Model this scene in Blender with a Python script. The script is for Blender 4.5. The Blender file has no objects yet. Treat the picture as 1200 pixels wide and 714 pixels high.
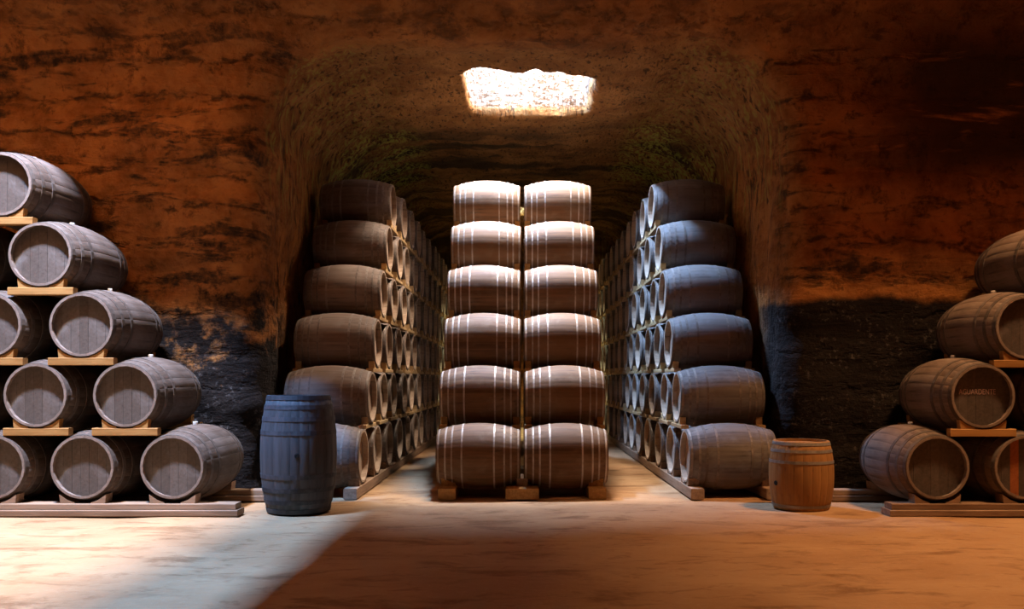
import bpy, math, random
import numpy as np
from mathutils import Vector

random.seed(7)
rng = np.random.default_rng(7)
S = bpy.context.scene
COL = S.collection
PI = math.pi

# ------------------------------------------------------------------ camera
EYE = 1.53
cam_d = bpy.data.cameras.new('camera')
cam = bpy.data.objects.new('camera', cam_d)
COL.objects.link(cam)
cam.location = (0, 0, EYE)
cam.rotation_euler = (PI / 2, 0, 0)
cam_d.sensor_width = 36.0
cam_d.lens = 30.0                       # 1000 px focal length on 1200 px
cam_d.shift_x = -12 / 1200
cam_d.shift_y = 87 / 1200
cam_d.clip_end = 200
S.camera = cam

# ------------------------------------------------------------------ world, lamps, exposure
W = bpy.data.worlds.new('sky')
S.world = W
W.use_nodes = True
bg = W.node_tree.nodes['Background']
bg.inputs['Color'].default_value = (0.55, 0.70, 1.0, 1)
bg.inputs['Strength'].default_value = 0.6

S.view_settings.view_transform = 'Standard'
S.view_settings.look = 'None'
S.view_settings.gamma = 1.0
S.view_settings.use_curve_mapping = False
S.view_settings.exposure = 0.0
S.cycles.max_bounces = 10
S.cycles.diffuse_bounces = 4
S.cycles.sample_clamp_indirect = 4.0

def area(name, loc, sx, sy, power, col, tilt=(0, 0, 0), spread=180):
    d = bpy.data.lights.new(name, 'AREA')
    d.shape = 'RECTANGLE'
    d.size, d.size_y = sx, sy
    d.energy = power
    d.color = col
    d.spread = math.radians(spread)
    o = bpy.data.objects.new(name, d)
    COL.objects.link(o)
    o.location = loc
    o.rotation_euler = tilt
    return o

# daylight falling down the four shafts that are cut through the rock
area('tunnel_shaft_daylight', (0.20, 14.5, 11.0), 0.8, 0.4, 1150, (1.0, 0.90, 0.78))
area('tunnel_shaft_glow', (0.78, 13.75, 8.8), 0.5, 1.6, 1250, (1.0, 0.82, 0.66))
area('tunnel_shaft_skylight', (-0.60, 13.75, 8.7), 0.30, 1.6, 2700, (0.32, 0.55, 1.0))
area('far_shaft_daylight', (0.0, 22.9, 9.2), 1.6, 0.7, 1300, (0.92, 1.0, 0.66))
area('hall_left_shaft_daylight', (-4.95, 7.6, 9.4), 0.4, 0.4, 2500, (1.0, 0.86, 0.78))
area('hall_left_shaft_skylight', (-5.45, 7.6, 9.4), 0.16, 0.3, 3600, (0.22, 0.47, 1.0))
area('hall_right_shaft_daylight', (6.4, 7.7, 9.4), 1.0, 0.7, 1150, (1.0, 0.55, 0.25))

# ------------------------------------------------------------------ material helpers
class N:
    def __init__(self, name):
        self.m = bpy.data.materials.new(name)
        self.m.use_nodes = True
        self.t = self.m.node_tree
        self.b = self.t.nodes['Principled BSDF']
        self.tc = self.t.nodes.new('ShaderNodeTexCoord')
    def link(self, a, b): self.t.links.new(a, b)
    def put(self, v, sock):
        if hasattr(v, 'is_output') or hasattr(v, 'links'): self.link(v, sock)
        elif isinstance(v, (tuple, list)) and len(v) == 3 and sock.type == 'RGBA': sock.default_value = (*v, 1)
        else: sock.default_value = v
    def map(self, scale=(1, 1, 1), loc=(0, 0, 0), src='Object'):
        n = self.t.nodes.new('ShaderNodeMapping')
        n.inputs['Scale'].default_value = scale
        n.inputs['Location'].default_value = loc
        self.link(self.tc.outputs[src], n.inputs['Vector'])
        return n.outputs[0]
    def noise(self, vec, scale=1, detail=4, rough=.55, dist=0):
        n = self.t.nodes.new('ShaderNodeTexNoise')
        self.link(vec, n.inputs['Vector'])
        n.inputs['Scale'].default_value = scale
        n.inputs['Detail'].default_value = detail
        n.inputs['Roughness'].default_value = rough
        n.inputs['Distortion'].default_value = dist
        return n.outputs['Fac']
    def voro(self, vec, scale=1, feature='F1'):
        n = self.t.nodes.new('ShaderNodeTexVoronoi')
        n.feature = feature
        self.link(vec, n.inputs['Vector'])
        n.inputs['Scale'].default_value = scale
        return n.outputs['Distance']
    def step(self, f, a, b, lo=0., hi=1.):
        n = self.t.nodes.new('ShaderNodeMapRange')
        n.interpolation_type = 'SMOOTHSTEP'
        self.put(f, n.inputs['Value'])
        n.inputs['From Min'].default_value = a
        n.inputs['From Max'].default_value = b
        n.inputs['To Min'].default_value = lo
        n.inputs['To Max'].default_value = hi
        return n.outputs['Result']
    def math(self, op, a, b=0.):
        n = self.t.nodes.new('ShaderNodeMath')
        n.operation = op
        self.put(a, n.inputs[0]); self.put(b, n.inputs[1])
        return n.outputs[0]
    def mix(self, f, a, b, mode='MIX'):
        n = self.t.nodes.new('ShaderNodeMix')
        n.data_type = 'RGBA'; n.blend_type = mode
        self.put(f, n.inputs[0]); self.put(a, n.inputs[6]); self.put(b, n.inputs[7])
        return n.outputs[2]
    def xyz(self, src='Object'):
        n = self.t.nodes.new('ShaderNodeSeparateXYZ')
        self.link(self.tc.outputs[src], n.inputs[0])
        return n.outputs
    def rand(self):
        return self.t.nodes.new('ShaderNodeObjectInfo').outputs['Random']
    def attr(self, name):
        n = self.t.nodes.new('ShaderNodeAttribute')
        n.attribute_name = name
        return n.outputs['Fac']
    def done(self, col, rough=.8, bump=None, strength=.4, dist=.02, metal=0., spec=.3):
        self.put(col, self.b.inputs['Base Color'])
        self.put(rough, self.b.inputs['Roughness'])
        self.b.inputs['Metallic'].default_value = metal
        self.b.inputs['Specular IOR Level'].default_value = spec
        if bump is not None:
            n = self.t.nodes.new('ShaderNodeBump')
            n.inputs['Strength'].default_value = strength
            n.inputs['Distance'].default_value = dist
            self.link(bump, n.inputs['Height'])
            self.link(n.outputs[0], self.b.inputs['Normal'])
        return self.m

def rock_material():
    n = N('cave_rock')
    x, y, z = n.xyz()
    fine = n.noise(n.map((1, 1, 1)), 9, 6, .65)
    mid = n.noise(n.map((1, 1, 1)), 1.7, 6, .6, .4)
    lay = n.noise(n.map((.55, .55, 2.6)), 1.6, 7, .62, .5)      # bedding, drawn out sideways
    chis = n.noise(n.map((8., 5., .8)), 2.0, 5, .6, .5)         # chisel strokes running down
    col = n.mix(n.step(mid, .3, .7), (.175, .062, .014), (.44, .175, .044))
    col = n.mix(n.math('MULTIPLY', n.step(fine, .35, .75), .55), col, (.38, .17, .055))
    pits = n.step(n.noise(n.map((1, 1, .8)), 5.5, 8, .74, .2), .52, .66)
    col = n.mix(n.math('MULTIPLY', pits, .7), col, (.060, .024, .008))
    # black mould, in sideways drifts
    mould = n.step(n.math('ADD', n.math('MULTIPLY', lay, .75), n.math('MULTIPLY', n.noise(n.map((1, 1, 1.3)), 3.4, 6, .7), .25)), .505, .60)
    pit = n.step(fine, .30, .62)
    tunnel = n.step(y, 11.3, 12.0)
    hall = n.math('SUBTRACT', 1., tunnel)
    mould_h = n.math('MULTIPLY', n.math('MULTIPLY', mould, hall), n.math('ADD', n.math('MULTIPLY', pit, .6), .4))
    right = n.step(x, 3.4, 5.6)
    high = n.math('MULTIPLY', n.step(z, 3.6, 4.6), right)
    mould_h = n.math('MAXIMUM', mould_h, n.math('MULTIPLY', n.math('MULTIPLY', high, n.step(lay, .26, .44)), hall))
    # horizontal cut joints of the quarrying
    ribs = n.math('FRACT', n.math('ADD', n.math('MULTIPLY', z, 2.1), n.math('MULTIPLY', mid, 1.1)))
    rib = n.math('MULTIPLY', n.step(n.math('ABSOLUTE', n.math('SUBTRACT', ribs, .5)), .16, .02), n.step(n.noise(n.map((2, 2, 5)), 2.4, 5), .44, .62))
    mould_h = n.math('MAXIMUM', mould_h, n.math('MULTIPLY', n.math('MULTIPLY', rib, hall), .75))
    mould_h = n.math('MULTIPLY', mould_h, n.step(z, 6.6, 5.6, .35, 1.))
    col = n.mix(n.math('MULTIPLY', mould_h, .92), col, (.018, .012, .009))
    # damp black course that ends in an edge, crisp on the right pier, ragged on the left one
    edge_n = n.noise(n.map((.8, .8, .8)), 1.0, 5, .6)
    zr = n.math('ADD', z, n.math('MULTIPLY', n.math('SUBTRACT', edge_n, .5), .5))
    damp_r = n.math('MULTIPLY', n.step(zr, 2.62, 2.50), n.step(x, 2.0, 2.4))
    rag = n.noise(n.map((1, 1, 1.)), 2.6, 7, .68)
    zl = n.math('ADD', z, n.math('MULTIPLY', n.math('SUBTRACT', rag, .5), 4.6))
    damp_l = n.math('MULTIPLY', n.step(zl, 2.75, 1.9), n.step(x, -2.0, -2.4))
    damp = n.math('MULTIPLY', n.math('MAXIMUM', damp_r, damp_l), n.step(y, 13.0, 11.8))
    salt = n.step(n.noise(n.map((1, 1, 1)), 16, 6, .75), .52, .66)
    dampcol = n.mix(n.math('MULTIPLY', salt, n.step(rag, .45, .6)), (.012, .008, .006), (.10, .084, .075))
    col = n.mix(damp, col, dampcol)
    # in the tunnel: ochre ceiling, algae on the chiselled shoulders
    ochre = n.mix(n.step(mid, .35, .7), (.25, .115, .036), (.42, .210, .070))
    col = n.mix(n.math('MULTIPLY', tunnel, n.step(z, 4.6, 5.6)), col, ochre)
    streak = n.step(chis, .51, .62)
    shoulder = n.math('MULTIPLY', n.step(n.math('ABSOLUTE', x), 1.6, 2.8), n.step(z, 3.4, 4.8))
    alg = n.math('MULTIPLY', n.math('MULTIPLY', streak, shoulder), n.step(y, 11.25, 11.7))
    col = n.mix(n.math('MULTIPLY', alg, .6), col, (.36, .33, .075))
    gap = n.math('MULTIPLY', n.math('MULTIPLY', n.step(chis, .46, .34), tunnel), .8)
    col = n.mix(gap, col, (.03, .022, .012))
    back_shade = n.math('MULTIPLY', n.math('MULTIPLY', n.step(n.noise(n.map((.25, 1.2, 1)), 1.3, 5), .42, .6), tunnel), n.step(y, 14.8, 16.5))  # painted shade: darkens the unlit tunnel rock beyond the light shaft
    col = n.mix(n.math('MULTIPLY', back_shade, .85), col, (.035, .028, .016))
    alg_glint = n.math('MULTIPLY', n.math('MULTIPLY', n.step(chis, .47, .56), n.math('MULTIPLY', n.step(y, 14.6, 15.8), n.step(y, 20.5, 18.5))), n.math('MULTIPLY', n.step(n.math('ABSOLUTE', x), 1.7, 2.4), n.step(n.noise(n.map((1, 1, 1)), .9, 3), .36, .5)))  # algae on the chisel strokes, with their bright highlights painted into the green
    col = n.mix(n.math('MULTIPLY', n.math('MULTIPLY', alg_glint, .85), n.step(z, 4.2, 4.8)), col, (.42, .45, .085))
    chip = n.mix(n.step(n.noise(n.map((1, 1, 1.4)), 14, 6, .7), .42, .60), (.075, .040, .018), (.30, .225, .165))
    col = n.mix(n.math('MULTIPLY', n.step(z, 6.18, 6.32), n.step(y, 12.2, 12.5)), col, chip)
    h = n.math('ADD', n.math('MULTIPLY', lay, .8), n.math('MULTIPLY', fine, .5))
    h = n.math('ADD', h, n.math('MULTIPLY', n.math('MULTIPLY', chis, tunnel), .9))
    h = n.math('SUBTRACT', h, n.math('MULTIPLY', n.math('MULTIPLY', rib, hall), .4))
    return n.done(col, .92, h, .9, .10, spec=.15)

def earth_material():
    n = N('beaten_earth')
    big = n.noise(n.map((.7, 1.1, 1)), .8, 5, .6, .5)
    dent = n.noise(n.map((.75, 1.7, 1)), 1.35, 7, .64, .5)
    fine = n.noise(n.map((1, 1, 1)), 22, 5, .7)
    col = n.mix(n.step(big, .3, .7), (.33, .182, .088), (.42, .255, .132))
    col = n.mix(n.math('MULTIPLY', n.step(dent, .51, .67), .75), col, (.17, .080, .034))
    col = n.mix(n.math('MULTIPLY', n.step(fine, .5, .8), .35), col, (.46, .32, .20))
    dint = n.noise(n.map((1.8, 3.6, 1)), 1.6, 6, .62, .6)
    col = n.mix(n.math('MULTIPLY', n.step(dint, .54, .68), .5), col, (.19, .088, .036))
    h = n.math('SUBTRACT', n.math('ADD', n.math('MULTIPLY', fine, .25), big), n.math('ADD', n.math('MULTIPLY', dent, .9), n.math('MULTIPLY', dint, .5)))
    return n.done(col, .9, h, .5, .05, spec=.15)

def oak_material(name, dark, light, dust, dust_amt=.5, spread=.5, rough=.72, grain_dark=(.03, .02, .014)):
    n = N(name)
    grain = n.noise(n.map((26, 26, 1.6)), 1.0, 6, .6, .3)
    blot = n.noise(n.map((2.2, 2.2, 1.6)), 1.3, 6, .62, .4)
    t = n.math('ADD', n.math('MULTIPLY', n.rand(), .5), n.math('MULTIPLY', n.attr('tone'), .5))
    col = n.mix(n.step(n.math('ADD', n.math('MULTIPLY', grain, .7), n.math('MULTIPLY', t, spread)), .25, .85), dark, light)
    col = n.mix(n.math('MULTIPLY', n.step(blot, .48, .72), dust_amt), col, dust)
    col = n.mix(n.math('MULTIPLY', n.step(grain, .40, .28), .5), col, grain_dark)
    return n.done(col, rough, grain, .25, .006, spec=.3)

def timber_material(name, a, b):
    n = N(name)
    g = n.noise(n.map((2.0, 30, 30)), 1.0, 6, .6, .4)
    k = n.noise(n.map((1.2, 3, 3)), 1.6, 4)
    col = n.mix(n.step(n.math('ADD', g, n.math('MULTIPLY', n.math('SUBTRACT', n.rand(), .5), .3)), .3, .7), a, b)
    col = n.mix(n.math('MULTIPLY', n.step(k, .55, .75), .4), col, tuple(c * .55 for c in a))
    return n.done(col, .7, g, .2, .005)

def iron_material(name, a, b, rough=.55, metal=.3):
    n = N(name)
    k = n.noise(n.map((1, 1, 1)), 7, 6, .65)
    col = n.mix(n.step(n.math('ADD', k, n.math('MULTIPLY', n.math('SUBTRACT', n.rand(), .5), .2)), .35, .68), a, b)
    return n.done(col, rough, k, .15, .004, metal=metal)

M_rock = rock_material()
M_earth = earth_material()
M_oak = oak_material('weathered_oak', (.060, .039, .027), (.125, .088, .067), (.19, .155, .135), .55)
M_oak_r = oak_material('rosy_oak', (.105, .068, .048), (.20, .145, .11), (.27, .20, .16), .5)
M_oak_c = oak_material('brown_oak', (.085, .037, .013), (.19, .096, .041), (.25, .18, .115), .45)
M_oak_s = oak_material('dull_brown_oak', (.085, .052, .035), (.18, .125, .092), (.23, .19, .165), .45)
M_oak_g = oak_material('greyed_oak', (.072, .052, .042), (.155, .124, .105), (.22, .20, .19), .5)
M_head = oak_material('grey_head_oak', (.075, .054, .040), (.135, .105, .085), (.20, .175, .155), .6)
M_head_s = oak_material('pale_head_oak', (.30, .205, .14), (.48, .36, .26), (.54, .43, .34), .5)
M_head_r = oak_material('dark_head_oak', (.060, .045, .037), (.12, .092, .078), (.16, .13, .12), .5)
M_rust_board = oak_material('rust_coloured_oak', (.26, .075, .02), (.40, .14, .045), (.33, .12, .05), .3)
M_slate = oak_material('blue_grey_oak', (.050, .048, .050), (.102, .100, .104), (.12, .105, .10), .35)
M_tan = oak_material('tan_oak', (.27, .125, .034), (.43, .225, .068), (.28, .105, .03), .4, .2)
M_timber = timber_material('yellow_timber', (.27, .125, .030), (.42, .22, .068))
M_pale_timber = timber_material('pale_timber', (.34, .20, .085), (.50, .33, .16))
M_beam = timber_material('pinkish_timber', (.19, .11, .062), (.31, .20, .125))
M_hoop_d = iron_material('dusty_dark_iron', (.065, .047, .036), (.13, .102, .084), .65, .1)
M_hoop_s = iron_material('dusty_grey_iron', (.11, .080, .060), (.21, .165, .135), .6, .15)
M_hoop_g = iron_material('galvanised_iron', (.27, .20, .145), (.44, .36, .29), .5, .3)
M_hoop_k = iron_material('blackened_iron', (.034, .034, .038), (.072, .070, .076), .65, .1)
M_hoop_t = iron_material('grey_iron', (.19, .16, .135), (.30, .26, .22), .5, .4)
M_rim = oak_material('pale_rim_oak', (.17, .12, .09), (.27, .21, .17), (.31, .25, .22), .4)
M_cork = oak_material('pale_bung', (.42, .37, .32), (.6, .55, .5), (.6, .55, .5), .2)
M_hole = oak_material('black_bung_hole', (.004, .004, .004), (.008, .008, .008), (.006, .006, .006), .1)
M_paint = oak_material('faded_pink_paint', (.36, .24, .22), (.48, .34, .31), (.3, .2, .18), .4)

# ------------------------------------------------------------------ object helpers
def mesh(name, v, f, mats, mat_idx=None, smooth=True, tone=None):
    me = bpy.data.meshes.new(name)
    me.from_pydata([tuple(map(float, p)) for p in v], [], [tuple(map(int, q)) for q in f])
    for m in (mats if isinstance(mats, (list, tuple)) else [mats]): me.materials.append(m)
    if mat_idx is not None: me.polygons.foreach_set('material_index', mat_idx)
    if smooth: me.polygons.foreach_set('use_smooth', [True] * len(me.polygons))
    if tone is not None:
        a = me.attributes.new('tone', 'FLOAT', 'FACE')
        a.data.foreach_set('value', tone)
    me.update()
    return me

def link(name, me, parent=None, loc=(0, 0, 0), rot=(0, 0, 0)):
    o = bpy.data.objects.new(name, me)
    COL.objects.link(o)
    o.location = loc
    o.rotation_euler = rot
    if parent: o.parent = parent
    return o

def tag(o, label=None, cat=None, group=None, kind=None):
    if label: o['label'] = label
    if cat: o['category'] = cat
    if group: o['group'] = group
    if kind: o['kind'] = kind
    return o

def copy_tree(o, parent=None):
    c = o.copy()
    COL.objects.link(c)
    c.parent = parent
    for ch in list(o.children): copy_tree(ch, c)
    return c

def mb():
    return [], []
def add(b, v, f):
    k = len(b[0]); b[0].extend(v); b[1].extend([tuple(i + k for i in q) for q in f])
def box_vf(x0, x1, y0, y1, z0, z1, c=.006):
    """a board with chamfered long edges"""
    v = []
    for x, i in ((x0, 0), (x1, 0)):
        v += [(x, y0 + c, z0), (x, y1 - c, z0), (x, y1, z0 + c), (x, y1, z1 - c), (x, y1 - c, z1), (x, y0 + c, z1), (x, y0, z1 - c), (x, y0, z0 + c)]
    f = [tuple(range(7, -1, -1)), tuple(range(8, 16))]
    f += [(i, (i + 1) % 8, 8 + (i + 1) % 8, 8 + i) for i in range(8)]
    f = [q[::-1] if len(q) == 4 else q for q in f]
    return v, [q[::-1] for q in f]

# ------------------------------------------------------------------ the cave, as a surface around the hollow
H_HALL, H_TUN = 6.7, 6.05
HOLE = (-0.84, 1.13, 12.77, 14.8)
def rbox2(a, b, ha, hb, r):
    qa, qb = np.abs(a) - ha + r, np.abs(b) - hb + r
    return np.minimum(np.maximum(qa, qb), 0) + np.sqrt(np.maximum(qa, 0) ** 2 + np.maximum(qb, 0) ** 2) - r
def smin(a, b, k):
    h = np.clip(.5 + .5 * (b - a) / k, 0, 1)
    return b * (1 - h) + a * h - k * h * (1 - h)
def cave_sdf(X, Y, Z):
    hall = np.maximum(rbox2(Y - 4.075, Z - (H_HALL - 5), 7.075, 5.0, 1.5), np.abs(X) - 9.0)
    tw = 3.48 + .06 * np.sin(Y * .9)
    tun = np.maximum(rbox2(X * 3.45 / tw, Z - (H_TUN - 5), 3.45, 5.0, 1.30), np.maximum(8.0 - Y, Y - 27.0))
    d = smin(hall, tun, .45)
    def shaft(x0, x1, y0, y1, zlo, k):
        s = np.maximum(rbox2(X - (x0 + x1) / 2, Y - (y0 + y1) / 2, (x1 - x0) / 2, (y1 - y0) / 2, .12), zlo - Z)
        return smin(d, s, k)
    d = shaft(*HOLE, 4, .10)
    d = shaft(-.9, .9, 22.4, 24.3, 4, .15)
    d = shaft(-6.9, -4.47, 6.4, 8.85, 5, .08)
    d = shaft(5.0, 7.8, 6.5, 8.9, 5, .12)
    return d

def surface_nets(h=.105):
    xs = np.arange(-9.5, 9.5 + h, h, dtype=np.float32)
    ys = np.arange(-3.5, 27.6 + h, h, dtype=np.float32)
    zs = np.arange(-.35, 9.5 + h, h, dtype=np.float32)
    F = cave_sdf(xs[:, None, None], ys[None, :, None], zs[None, None, :]).astype(np.float32)
    nx, ny, nz = F.shape
    sg = F < 0
    cnt = np.zeros((nx - 1, ny - 1, nz - 1), np.int8)
    for i in (0, 1):
        for j in (0, 1):
            for k in (0, 1):
                cnt += sg[i:nx - 1 + i, j:ny - 1 + j, k:nz - 1 + k]
    act = np.argwhere((cnt > 0) & (cnt < 8))
    idx = np.full(cnt.shape, -1, np.int32)
    idx[act[:, 0], act[:, 1], act[:, 2]] = np.arange(len(act))
    P = np.zeros((len(act), 3)); C = np.zeros(len(act))
    corners = [(i, j, k) for i in (0, 1) for j in (0, 1) for k in (0, 1)]
    for a in corners:
        for ax in range(3):
            if a[ax]: continue
            b = list(a); b[ax] = 1
            fa = F[act[:, 0] + a[0], act[:, 1] + a[1], act[:, 2] + a[2]]
            fb = F[act[:, 0] + b[0], act[:, 1] + b[1], act[:, 2] + b[2]]
            m = (fa < 0) != (fb < 0)
            t = np.where(m, fa / np.where(m, fa - fb, 1), 0)
            p = np.array(a, float)[None, :].repeat(len(act), 0); p[:, ax] += t
            P += p * m[:, None]; C += m
    P = (act + P / C[:, None]) * h + np.array([xs[0], ys[0], zs[0]])
    quads = []
    for ax in range(3):
        sl0 = [slice(None)] * 3; sl1 = [slice(None)] * 3
        sl0[ax] = slice(0, -1); sl1[ax] = slice(1, None)
        A, B = sg[tuple(sl0)], sg[tuple(sl1)]
        u, w = (ax + 1) % 3, (ax + 2) % 3
        e = np.argwhere(A != B)
        ok = (e[:, u] > 0) & (e[:, w] > 0) & (e[:, u] < F.shape[u] - 1) & (e[:, w] < F.shape[w] - 1)
        e = e[ok]
        flip = A[e[:, 0], e[:, 1], e[:, 2]]
        def cell(du, dw):
            c = e.copy(); c[:, u] += du; c[:, w] += dw
            return idx[c[:, 0], c[:, 1], c[:, 2]]
        q = np.stack([cell(-1, -1), cell(0, -1), cell(0, 0), cell(-1, 0)], 1)
        q[flip] = q[flip][:, ::-1]          # normals look into the hollow
        quads.append(q)
    return P, np.concatenate(quads)

def vnoise(p, seed):
    r = np.random.default_rng(seed).random((32, 32, 32))
    i = np.floor(p).astype(int); f = p - i; f = f * f * (3 - 2 * f)
    out = 0
    for a in (0, 1):
        for b in (0, 1):
            for c in (0, 1):
                w = (f[:, 0] if a else 1 - f[:, 0]) * (f[:, 1] if b else 1 - f[:, 1]) * (f[:, 2] if c else 1 - f[:, 2])
                out = out + w * r[(i[:, 0] + a) % 32, (i[:, 1] + b) % 32, (i[:, 2] + c) % 32]
    return out * 2 - 1

def face_normals(P, Q):
    n = np.cross(P[Q[:, 2]] - P[Q[:, 0]], P[Q[:, 3]] - P[Q[:, 1]])
    return n / (np.linalg.norm(n, axis=1, keepdims=True) + 1e-12)

P, Q = surface_nets()
FN = face_normals(P, Q)
VN = np.zeros_like(P)
for c in range(4): np.add.at(VN, Q[:, c], FN)
VN /= np.linalg.norm(VN, axis=1, keepdims=True) + 1e-12
CT = P[Q].mean(1)
# relief of the rock: swells, sideways bedding ledges, fine pitting; downward chisel flutes in the tunnel
intun = np.clip((P[:, 1] - 11.2) / .8, 0, 1)
shaftz = np.clip((P[:, 2] - 6.5) / .3, 0, 1) * (P[:, 1] < 11)
D = .10 * vnoise(P * .7, 1) + .05 * vnoise(P * 1.9, 2)
D += (1 - intun) * .060 * vnoise(P * np.array([.8, .8, 4.2]), 3)
D += intun * .045 * vnoise(P * np.array([5.5, 5.5, 1.1]), 4)
D += .028 * vnoise(P * 5.3, 5)
D *= 1 - .75 * shaftz
P2 = P + VN * D[:, None]

def piece(name, mask, label, cat):
    q = Q[mask]
    used, inv = np.unique(q, return_inverse=True)
    me = bpy.data.meshes.new(name)
    q = inv.reshape(q.shape)
    me.vertices.add(len(used)); me.vertices.foreach_set('co', P2[used].astype(np.float32).ravel())
    me.loops.add(q.size); me.loops.foreach_set('vertex_index', q.astype(np.int32).ravel())
    me.polygons.add(len(q))
    me.polygons.foreach_set('loop_start', np.arange(0, q.size, 4, dtype=np.int32))
    me.polygons.foreach_set('use_smooth', [True] * len(q))
    me.materials.append(M_rock)
    me.update(calc_edges=True); me.validate()
    return tag(link(name, me), label, cat, kind='structure')

cx, cy, cz = CT.T
up = FN[:, 2] < -.62
top = up | (cz > H_TUN + .75) | ((cz > H_TUN - .1) & (np.abs(cx - .1) < 1.4) & (cy > 12.2) & (cy < 24.8))
tun_m = cy > 11.35
piece('ceiling', top & ~tun_m, 'rough brown rock ceiling of the front hall', 'ceiling')
piece('ceiling_tunnel', top & tun_m, 'ochre rock vault of the tunnel, pierced by a bright light shaft', 'ceiling')
rest = ~top
piece('wall_tunnel_end', rest & (cy > 26.6) & (np.abs(FN[:, 1]) > .6), 'rock wall closing the far end of the tunnel', 'wall')
r2 = rest & tun_m & ~((cy > 26.6) & (np.abs(FN[:, 1]) > .6))
piece('wall_tunnel_left', r2 & (cx < 0), 'chiselled rock side wall of the tunnel, on the left', 'wall')
piece('wall_tunnel_right', r2 & (cx >= 0), 'chiselled rock side wall of the tunnel, on the right', 'wall')
hall_f = rest & ~tun_m
side = np.abs(cx) > 8.6
front = cy < -2.0
piece('wall_left', hall_f & side & ~front & (cx < 0), 'rock end wall of the hall, far left', 'wall')
piece('wall_right', hall_f & side & ~front & (cx > 0), 'rock end wall of the hall, far right', 'wall')
piece('wall_front', hall_f & front, 'rock wall of the hall facing the tunnel mouth', 'wall')
piece('wall_back_left', hall_f & ~side & ~front & (cx < 0), 'orange rock pier left of the tunnel mouth, blackened in drifts', 'wall')
piece('wall_back_right', hall_f & ~side & ~front & (cx >= 0), 'dark rock pier right of the tunnel mouth with a black lower course', 'wall')

# floor
fx = np.linspace(-9.6, 9.6, 129); fy = np.linspace(-3.7, 27.7, 211)
GX, GY = np.meshgrid(fx, fy, indexing='ij')
pp = np.stack([GX.ravel(), GY.ravel(), np.zeros(GX.size)], 1)
pp[:, 2] = -.012 + .010 * vnoise(pp * 1.1 + 5, 11) + .006 * vnoise(pp * np.array([2, 3.4, 1]), 12)
ii = np.arange(GX.size).reshape(GX.shape)
fq = np.stack([ii[:-1, :-1], ii[1:, :-1], ii[1:, 1:], ii[:-1, 1:]], -1).reshape(-1, 4)
tag(link('floor', mesh('floor', pp, fq, M_earth)), 'beaten orange earth floor of the cellar', 'floor', kind='structure')

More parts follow.
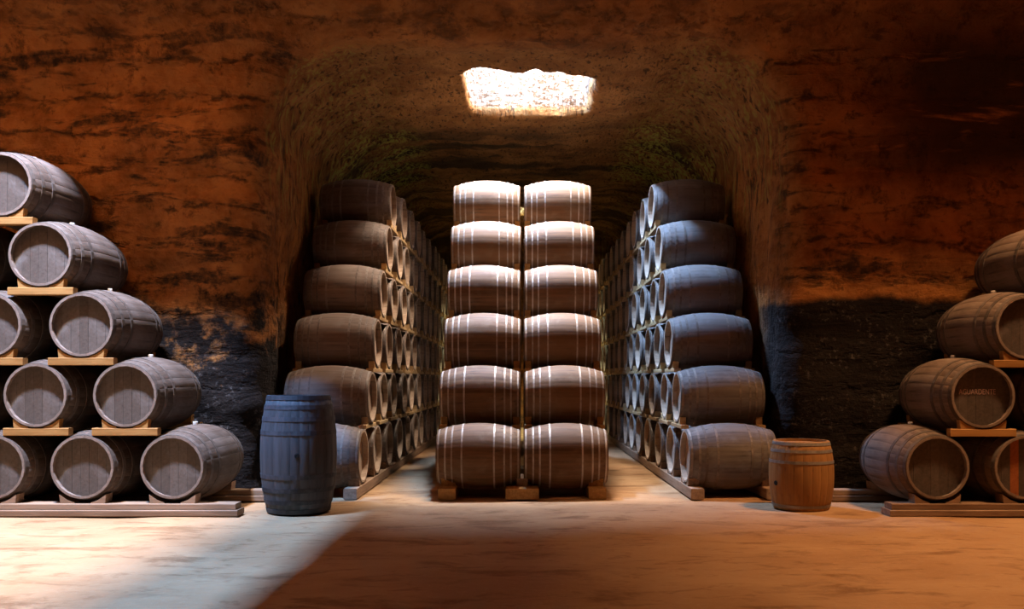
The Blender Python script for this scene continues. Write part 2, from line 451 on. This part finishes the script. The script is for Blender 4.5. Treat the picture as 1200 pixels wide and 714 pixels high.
# ------------------------------------------------------------------ barrels. Meshes have their axis on local Z, centred
class Barrel:
    """mesh kit for one size and colour of barrel"""
    def __init__(self, key, L, Rb, Rh, nst, body, head, hoop, hoops, hoop_w=.045, rim=None, recess=.075, nb=7, hoop_t=.004):
        self.__dict__.update(L=L, Rb=Rb, Rh=Rh, nst=nst, key=key, recess=recess, hoops=hoops)
        self.body, self.head, self.hoop, self.rim = body, head, hoop, rim or body
        self.hoop_w, self.hoop_t, self.nb = hoop_w, hoop_t, nb
        self.cache = {}
    def r(self, t):
        u = abs(2 * t - 1)
        return self.Rh + (self.Rb - self.Rh) * (1 - u ** 2.1)
    def prof(self, n):
        return [(self.r(i / n), (i / n - .5) * self.L) for i in range(n + 1)]
    def stave(self):
        if 'stave' in self.cache: return self.cache['stave']
        a = PI / self.nst
        cols = [(-a * .995, -.0025), (-a * .86, 0), (a * .86, 0), (a * .995, -.0025)]
        v, f, mi = [], [], []
        pr = self.prof(8)
        for r, z in pr:
            for th, d in cols: v.append(((r + d) * math.cos(th), (r + d) * math.sin(th), z))
        for i in range(8):
            for j in range(3): f.append((i * 4 + j, i * 4 + j + 1, i * 4 + 5 + j, i * 4 + 4 + j)); mi.append(0)
        for e, s in ((0, -1), (8, 1)):                   # chime end and the lip inside it
            k = len(v)
            r0 = pr[e][0]; zi = s * (self.L / 2 - self.recess - .03)
            for rr, zz in ((r0 - .026, pr[e][1]), (self.r(.06) - .034, zi)):
                for th in (-a * .99, a * .99): v.append((rr * math.cos(th), rr * math.sin(th), zz))
            b = e * 4
            q1 = (b, b + 1, b + 2, b + 3, k + 1, k)
            q2 = (k, k + 1, k + 3, k + 2)
            f += [q1[::-1] if s < 0 else q1, q2[::-1] if s < 0 else q2]; mi += [1, 1]
        me = mesh(self.key + '_stave', v, f, [self.body, self.rim], mi, smooth=False)
        me.polygons.foreach_set('use_smooth', [i == 0 for i in mi])
        self.cache['stave'] = me
        return me
    def shell(self, with_all=False, seg=None, n=10):
        """whole body as one mesh (staves grooved); with_all adds heads and hoops for barrels far off"""
        key = 'all' if with_all else 'body'
        if key in self.cache: return self.cache[key]
        ns = seg or self.nst
        v, f, mi, tone = [], [], [], []
        pr = self.prof(n)
        A = 2 * PI / ns
        tn = [random.random() for _ in range(ns)]
        lips = [(self.Rh - .026, -self.L / 2), (self.r(.06) - .034, -self.L / 2 + self.recess)]
        ring = [lips[1], lips[0]] + pr + [(lips[0][0], self.L / 2), (lips[1][0], self.L / 2 - self.recess)]
        nr = len(ring)
        for i in range(ns):
            for th in (i * A, i * A + A * .10, i * A + A * .9):
                d = -.0015 if th == i * A else 0
                for r, z in ring: v.append(((r + d) * math.cos(th), (r + d) * math.sin(th), z))
        m = ns * 3
        for c in range(m):
            for k in range(nr - 1):
                a, b = c * nr + k, ((c + 1) % m) * nr + k
                f.append((a, b, b + 1, a + 1))
                mi.append(1 if k in (0, 1, nr - 2, nr - 3) else 0); tone.append(tn[c // 3])
        if with_all:
            for e in (0, nr - 1):
                q = [c * nr + e for c in range(m)]
                f.append(tuple(q[::-1]) if e == 0 else tuple(q)); mi.append(2); tone.append(.5)
            for t in self.hoops:
                hv, hf = self.hoop_vf(t, 20)
                k = len(v); v += hv
                for q in hf: f.append(tuple(i + k for i in q)); mi.append(3); tone.append(.5)
        me = mesh(self.key + '_' + key, v, f, [self.body, self.rim, self.head, self.hoop], mi, True, tone)
        # only the run of the staves is smooth, rims stay crisp
        me.polygons.foreach_set('use_smooth', [i in (0, 3) for i in mi])
        self.cache[key] = me
        return me
    def hoop_vf(self, t, seg=36):
        w = self.hoop_w / self.L / 2
        v, f = [], []
        pts = []
        for tt, o in ((t - w, -.006), (t - w, self.hoop_t), (t + w, self.hoop_t), (t + w, -.006)):
            tt = min(max(tt, .001), .999)
            pts.append((self.r(tt) + o, (tt - .5) * self.L))
        for i in range(seg):
            th = 2 * PI * i / seg
            for r, z in pts: v.append((r * math.cos(th), r * math.sin(th), z))
        for i in range(seg):
            for k in range(3):
                a, b = i * 4 + k, ((i + 1) % seg) * 4 + k
                f.append((a, b, b + 1, a + 1))
        return v, f
    def hoop_mesh(self, t):
        key = 'hoop%.3f' % t
        if key not in self.cache:
            self.cache[key] = mesh(self.key + '_hoop', *self.hoop_vf(t), self.hoop, smooth=False)
        return self.cache[key]
    def head_r(self): return self.r(.05) - .030
    def head_disc(self):
        if 'disc' not in self.cache:
            R = self.head_r(); z1 = self.L / 2 - self.recess; z0 = z1 - .022
            v = [(R * math.cos(2 * PI * i / 36), R * math.sin(2 * PI * i / 36), z) for z in (z0, z1) for i in range(36)]
            f = [tuple(range(35, -1, -1)), tuple(range(36, 72))] + [(i, (i + 1) % 36, 36 + (i + 1) % 36, 36 + i) for i in range(36)]
            self.cache['disc'] = mesh(self.key + '_head', v, f, self.head, smooth=False)
        return self.cache['disc']
    def head_board(self, i):
        key = 'hb%d' % i
        if key not in self.cache:
            R = self.head_r() - .002; w = 2 * R / self.nb
            x0, x1 = -R + i * w + .001, -R + (i + 1) * w - .001
            xs = [x0 + (x1 - x0) * k / 3 for k in range(4)]
            yy = lambda x: math.sqrt(max(R * R - x * x, 1e-5))
            loop = [(x, -yy(x)) for x in xs] + [(x, yy(x)) for x in xs[::-1]]
            z0 = self.L / 2 - self.recess + .0005; z1 = z0 + .008 + .0015 * (i % 2)
            n = len(loop)
            v = [(x, y, z) for z in (z0, z1) for x, y in loop]
            f = [tuple(range(n, 2 * n))] + [(k, (k + 1) % n, n + (k + 1) % n, n + k) for k in range(n)]
            self.cache[key] = mesh(self.key + '_head_board', v, f, self.head, smooth=False)
        return self.cache[key]
    def bung(self, mat, sink=0.):
        if 'bung' not in self.cache:
            v, f = [], []
            for i in range(12):
                th = 2 * PI * i / 12
                for r, y in ((.030, self.Rb - .02), (.030, self.Rb + .022 - sink), (.024, self.Rb + .030 - sink)):
                    v.append((r * math.cos(th), y, r * math.sin(th)))
            for i in range(12):
                a, b = i * 3, ((i + 1) % 12) * 3
                f += [(a, a + 1, b + 1, b), (a + 1, a + 2, b + 2, b + 1)]
            f.append(tuple(i * 3 + 2 for i in range(11, -1, -1)))
            self.cache['bung'] = mesh(self.key + '_bung', v, f, mat, smooth=False)
        return self.cache['bung']

    # --- assembling. detail 2: each stave and head board; 1: body, heads, hoops; 0: one mesh
    def build(self, name, loc, rotz, detail, lying=True, bung=True, bung_mat=None, hole=False, bung_drop=0.):
        if detail == 0:
            o = link(name, self.shell(True, seg=20, n=8), None, (loc[0], loc[1], loc[2] + self.Rb), (PI / 2, 0, rotz))
            return o
        root = link(name, None, None, loc, (0, 0, rotz))
        c = (0, 0, self.Rb) if lying else (0, 0, self.L / 2)
        def rot(th): return (PI / 2, -th, 0) if lying else (0, 0, th)
        base = rot(0)
        if detail == 2:
            for i in range(self.nst): link('stave', self.stave(), root, c, rot(2 * PI * i / self.nst + .07))
        else:
            link('body', self.shell(), root, c, rot(random.choice([0, .9, 2.1, 3.3])))
        for e in (0, 1):
            if lying: er = base if e == 0 else (-PI / 2, 0, 0)
            else: er = base if e == 0 else (PI, 0, 0)
            if detail == 2:
                h = link('head', self.head_disc(), root, c, er)
                if e == 0:
                    for i in range(self.nb): link('head_board', self.head_board(i), h)
            else:
                link('head', self.head_disc(), root, c, er)
        for t in self.hoops: link('hoop', self.hoop_mesh(t), root, c, base)
        if bung: 
            b = link('bung_hole' if hole else 'bung', self.bung(bung_mat or M_cork, .026 if hole else 0), root, (c[0], c[1], c[2] - bung_drop), base)
        return root

H6 = (.025, .125, .245, .755, .875, .975)
H8 = (.026, .112, .19, .31, .69, .81, .888, .974)
pipe_l = Barrel('long_pipe', 1.36, .445, .352, 24, M_oak, M_head, M_hoop_d, H6, rim=M_rim)
pipe_r = Barrel('long_dark_pipe', 1.36, .445, .352, 24, M_oak_r, M_head_r, M_hoop_d, H6, rim=M_rim)
cask_c = Barrel('centre_cask', 1.09, .44, .345, 28, M_oak_c, M_head_s, M_hoop_g, H8, .022)
cask_l = Barrel('left_cask', 1.14, .44, .345, 28, M_oak_s, M_head_s, M_hoop_s, H8, .028, rim=M_head_s)
cask_r = Barrel('right_cask', 1.14, .44, .345, 28, M_oak_g, M_head_s, M_hoop_s, H8, .028, rim=M_head_s)
stand_b = Barrel('standing_slate', 1.34, .435, .355, 26, M_slate, M_slate, M_hoop_k, (.02, .10, .20, .315, .685, .80, .90, .98), .05)
stand_t = Barrel('standing_tan', .80, .372, .318, 22, M_tan, M_tan, M_hoop_t, (.055, .70, .86, .965), .034, recess=.04)

ORD = ['first', 'second', 'third', 'fourth', 'fifth', 'sixth', 'seventh', 'eighth', 'ninth', 'tenth', 'eleventh', 'twelfth', 'thirteenth', 'fourteenth']
ROW = ['bottom row', 'second row up', 'third row up', 'fourth row up', 'fifth row up', 'top row']

# ------------------------------------------------------------------ cradles: a board lying across two casks, with a wedge each side of the cask above
_ck = {}
def cradle_kit(key, half, th, dep, rr, mat):
    """half length, thickness, depth, radius of the cask resting in it"""
    if key in _ck: return _ck[key]
    plank = mesh(key + '_plank', *box_vf(-half, half, -dep / 2, dep / 2, 0, th), mat, smooth=False)
    def prof(x): return rr - math.sqrt(rr * rr - x * x)
    a, b = .09, .25
    loop = [(a, 0), (b, 0), (b + .01, prof(b) + .004), (b - .05, prof(b - .05)), (.5 * (a + b), prof(.5 * (a + b)) - .002), (a, prof(a) - .001)]
    d = dep * .42
    v = [(x, s * d, z + th) for s in (-1, 1) for x, z in loop]
    n = len(loop)
    f = [tuple(range(n)), tuple(range(2 * n - 1, n - 1, -1))] + [(i + n, (i + 1) % n + n, (i + 1) % n, i) for i in range(n)]
    wedge = mesh(key + '_wedge', v, f, mat, smooth=False)
    allv, allf = mb()
    add((allv, allf), *box_vf(-half, half, -dep / 2, dep / 2, 0, th))
    add((allv, allf), v, f)
    add((allv, allf), [(-x, -y, z) for x, y, z in v], f)
    far = mesh(key + '_far', allv, allf, mat, smooth=False)
    _ck[key] = (plank, wedge, far)
    return _ck[key]
def cradle(kit, loc, rotz, label, group, detail=1, wedges=True):
    if detail == 0:
        o = link('barrel_cradle', kit[2], None, loc, (0, 0, rotz))
    else:
        o = link('barrel_cradle', None, None, loc, (0, 0, rotz))
        link('plank', kit[0], o)
        link('wedge', kit[1], o)
        link('wedge', kit[1], o, rot=(0, 0, PI))
    return tag(o, label, 'wood support', group)

def beam(name, p0, p1, w, h, z, label, group, mat=M_beam, wedges=(), wr=.36):
    """ground beam from p0 to p1 (xy); wedges: distances along it where a cask sits"""
    dx, dy = p1[0] - p0[0], p1[1] - p0[1]
    L = math.hypot(dx, dy)
    root = link(name, None, None, (p0[0], p0[1], z), (0, 0, math.atan2(dy, dx)))
    link('timber', mesh(name, *box_vf(0, L, -w / 2, w / 2, 0, h, .008), mat, smooth=False), root)
    k = cradle_kit('ground%.3f' % wr, .4, h, w, wr, mat)
    for d in wedges:
        link('wedge', k[1], root, (d, 0, 0))
        link('wedge', k[1], root, (d, 0, 0), (0, 0, PI))
    return tag(root, label, 'wood support', group)

# ------------------------------------------------------------------ tunnel side stacks
S_SP, S_PI, Y0, ZC0 = 1.08, .770, 11.30, .505
Y_END = 25.9
g_run = .135
kit_side = cradle_kit('side', .39, .052, .10, .368, M_pale_timber)
for sx, kit, word in ((-1, cask_l, 'left'), (1, cask_r, 'right')):
    inner = 2.09 if sx < 0 else 2.13
    xc = sx * (inner + kit.L / 2)
    rz = PI / 2 if sx < 0 else -PI / 2
    n1 = int((Y_END - Y0) / S_SP) + 1
    for xo, nm in ((inner + .09, 'aisle'), (inner + kit.L - .09, 'wall')):
        beam('ground_beam', (sx * xo, Y0 - .50), (sx * xo, Y0 + (n1 - 1) * S_SP + .5), .17, g_run, 0,
             'long ground timber under the %s tunnel stack, on its %s side' % (word, nm), 'tunnel ground timbers',
             wedges=[.50 + j * S_SP for j in range(n1 if nm == 'aisle' else 2)], wr=.362)
    for k in range(6):
        for j in range(n1):
            y = Y0 + k * S_SP / 2 + j * S_SP
            if y > Y_END: break
            det = 1 if j < 2 or (j < 4 and k < 2) else 0
            jit = random.uniform(-.02, .02)
            z = ZC0 + k * S_PI
            o = kit.build('oak_barrel', (xc + jit, y, z - kit.Rb), rz + random.uniform(-.008, .008), det, bung=False)
            tag(o, 'brown oak barrel in the tunnel\'s %s-hand stack, %s, %s from the front' % (word, ROW[k], ORD[j]), 'barrel', '%s tunnel stack barrels' % word)
            if k:
                zb = z - .368 - .052
                cradle(kit_side, (sx * (inner + .052), y, zb), rz,
                       'aisle-side cradle under %s tunnel stack barrel, %s, %s from the front' % (word, ROW[k], ORD[j]),
                       '%s tunnel stack cradles' % word, 1 if j < 4 else 0)
                if j < 2:
                    cradle(kit_side, (sx * (inner + kit.L - .052), y, zb), rz,
                           'wall-side cradle under %s tunnel stack barrel, %s, %s from the front' % (word, ROW[k], ORD[j]),
                           '%s tunnel stack cradles' % word, 1)

# ------------------------------------------------------------------ centre stack
C_SP, C_PI = 1.14, .772
kit_c = cradle_kit('centre', .42, .050, .10, .368, M_timber)
for sx, word in ((-1, 'left'), (1, 'right')):
    xc = sx * .572
    beam('ground_beam', (sx * .955, Y0 - .50), (sx * .955, Y0 + 5 * C_SP + .5), .22, g_run, 0,
         'ground timber under the %s outer edge of the centre stack' % word, 'centre ground timbers', M_timber,
         wedges=[.50, .50 + C_SP], wr=.368)
    if sx < 0:
        beam('ground_beam', (0, Y0 - .50), (0, Y0 + 5 * C_SP + .5), .42, g_run, 0,
             'broad ground timber under the middle of the centre stack', 'centre ground timbers', M_timber,
             wedges=[.50, .50 + C_SP], wr=.362)
    for k in range(6):
        for j in range(6 - k):
            if 0 < j < 5 - k and k in (1, 2, 3): pass
            y = Y0 + k * C_SP / 2 + j * C_SP
            z = ZC0 + k * C_PI
            o = cask_c.build('oak_barrel', (xc + random.uniform(-.008, .008), y, z - cask_c.Rb), (PI / 2 if sx < 0 else -PI / 2), 1 if j == 0 else 0, bung=False)
            if j == 0: lab = 'brown oak barrel at the front of the centre stack, %s column, %s' % (word, ROW[k])
            else: lab = 'brown oak barrel within the centre stack, %s column, %s, %s from the front' % (word, ROW[k], ORD[j])
            tag(o, lab, 'barrel', 'centre stack barrels')
            if k and j < 2:
                zb = z - .368 - .050
                for dx, nm in ((-.49, 'outer' if sx < 0 else 'inner'), (.49, 'inner' if sx < 0 else 'outer')):
                    cradle(kit_c, (xc + dx, y, zb), PI / 2,
                           '%s cradle under centre stack barrel, %s column, %s, %s from the front' % (nm, word, ROW[k], ORD[j]),
                           'centre stack cradles', 1 if j == 0 else 0)

# ------------------------------------------------------------------ hall stacks, heads towards the viewer
HY = 9.5                                   # plane of the heads
kit_h = cradle_kit('hall', .365, .085, .10, .367, M_timber)
def hall_stack(kit, rows, word, names):
    for k, (x0, z, n, st) in enumerate(rows):
        for j in range(n):
            x = x0 + st * j
            o = kit.build('oak_pipe', (x, HY + kit.L / 2, z - kit.Rb), random.uniform(-.012, .012), 2)
            lab = names.get((k, j)) or 'grey oak barrel in the hall\'s %s stack, %s, %s from the tunnel' % (word, ROW[k] if k < 5 else 'top row', ORD[j])
            tag(o, lab, 'barrel', '%s hall stack barrels' % word)
            HALL[(word, k, j)] = o
            if k:
                zb = z - .367 - .084
                for yy, nm in ((HY + .055, 'front'), (HY + kit.L - .055, 'back')):
                    if nm == 'back' and j: continue
                    cradle(kit_h, (x, yy, zb), 0, '%s cradle board under the %s hall stack barrel, %s, %s from the tunnel' % (nm, word, ROW[k], ORD[j]), '%s hall stack cradles' % word)
HALL = {}
hall_stack(pipe_l, [(-3.90, .545, 5, -1.0), (-4.43, 1.345, 4, -.99), (-4.92, 2.13, 3, -1.01), (-5.37, 2.915, 2, -1.0), (-5.82, 3.70, 1, -1)], 'left', {
    (0, 0): 'grey oak barrel lying at the foot of the left stack, nearest the standing barrel',
    (4, 0): 'grey oak barrel crowning the left hall stack, cut by the frame edge'})
hall_stack(pipe_r, [(4.63, .540, 4, .985), (5.14, 1.335, 3, .985), (5.62, 2.105, 2, .985), (6.10, 2.88, 1, .985)], 'right', {
    (0, 0): 'brown oak barrel lying at the foot of the right stack, nearest the tan barrel',
    (1, 0): 'oak barrel with pink AGUARDENTE lettering on its dark head, right hall stack',
    (0, 1): 'oak barrel with one rust-red head board, bottom row of the right stack'})
# lettering on one head
o = HALL[('right', 1, 0)]
fc = bpy.data.curves.new('lettering', 'FONT')
fc.body = 'AGUARDENTE'; fc.size = .085; fc.align_x = 'CENTER'; fc.align_y = 'CENTER'; fc.extrude = .0008
fc.materials.append(M_paint)
tmp = link('lettering_outline', fc)
bpy.context.view_layer.update()
lm = bpy.data.meshes.new_from_object(tmp)
bpy.data.objects.remove(tmp)
if not lm.materials: lm.materials.append(M_paint)
t = link('lettering', lm, o, (-.035, -pipe_r.L / 2 + pipe_r.recess - .0125, pipe_r.Rb + .045), (PI / 2, 0, 0))
lw = max(v.co.x for v in lm.vertices) - min(v.co.x for v in lm.vertices)
t.scale = (.41 / lw, 1, 1)
t['label'] = 'pink painted letters'
# the rust-coloured head board
for h in HALL[('right', 0, 1)].children:
    if h.name.startswith('head'):
        bs = [c for c in h.children]
        if bs:
            b = bs[2]
            b.data = b.data.copy(); b.data.materials[0] = M_rust_board
            b['label'] = 'rust-red board'
# ground beams, two courses
for word, xa, xb, ws, in (('left', -8.8, -3.16, [-3.90 - j for j in range(5)]), ('right', 4.08, 8.4, [4.63 + .985 * j for j in range(4)])):
    for yy, nm in ((HY + .08, 'front'), (HY + 1.26, 'back')):
        ext = 0 if nm == 'front' else (.12 if word == 'left' else -.55)
        a, b = (xa, xb + ext) if word == 'left' else (xa + ext * .6, xb)
        beam('ground_beam', (a, yy), (b, yy), .24, .07, 0, 'lower timber along the %s of the %s hall stack, on the floor' % (nm, word), 'hall ground timbers')
        beam('ground_beam', (a + .03, yy + .01), (b - .03, yy + .01), .19, .068, .07, 'upper timber along the %s of the %s hall stack, under the barrels' % (nm, word), 'hall ground timbers', M_beam,
             wedges=[w - a - .03 for w in ws], wr=.372)

# ------------------------------------------------------------------ barrels standing on end
o = stand_b.build('standing_barrel', (-2.60, 9.93, 0), math.radians(180 + 12), 2, lying=False, bung_mat=M_hole, hole=True)
tag(o, 'tall dark blue-grey barrel standing on end beside the left stack', 'barrel')
o = stand_t.build('standing_barrel', (3.31, 10.13, 0), math.radians(180 - 68), 2, lying=False, bung_mat=M_hole, hole=True, bung_drop=.09)
tag(o, 'small tan oak barrel with grey hoops standing on end at right', 'barrel')
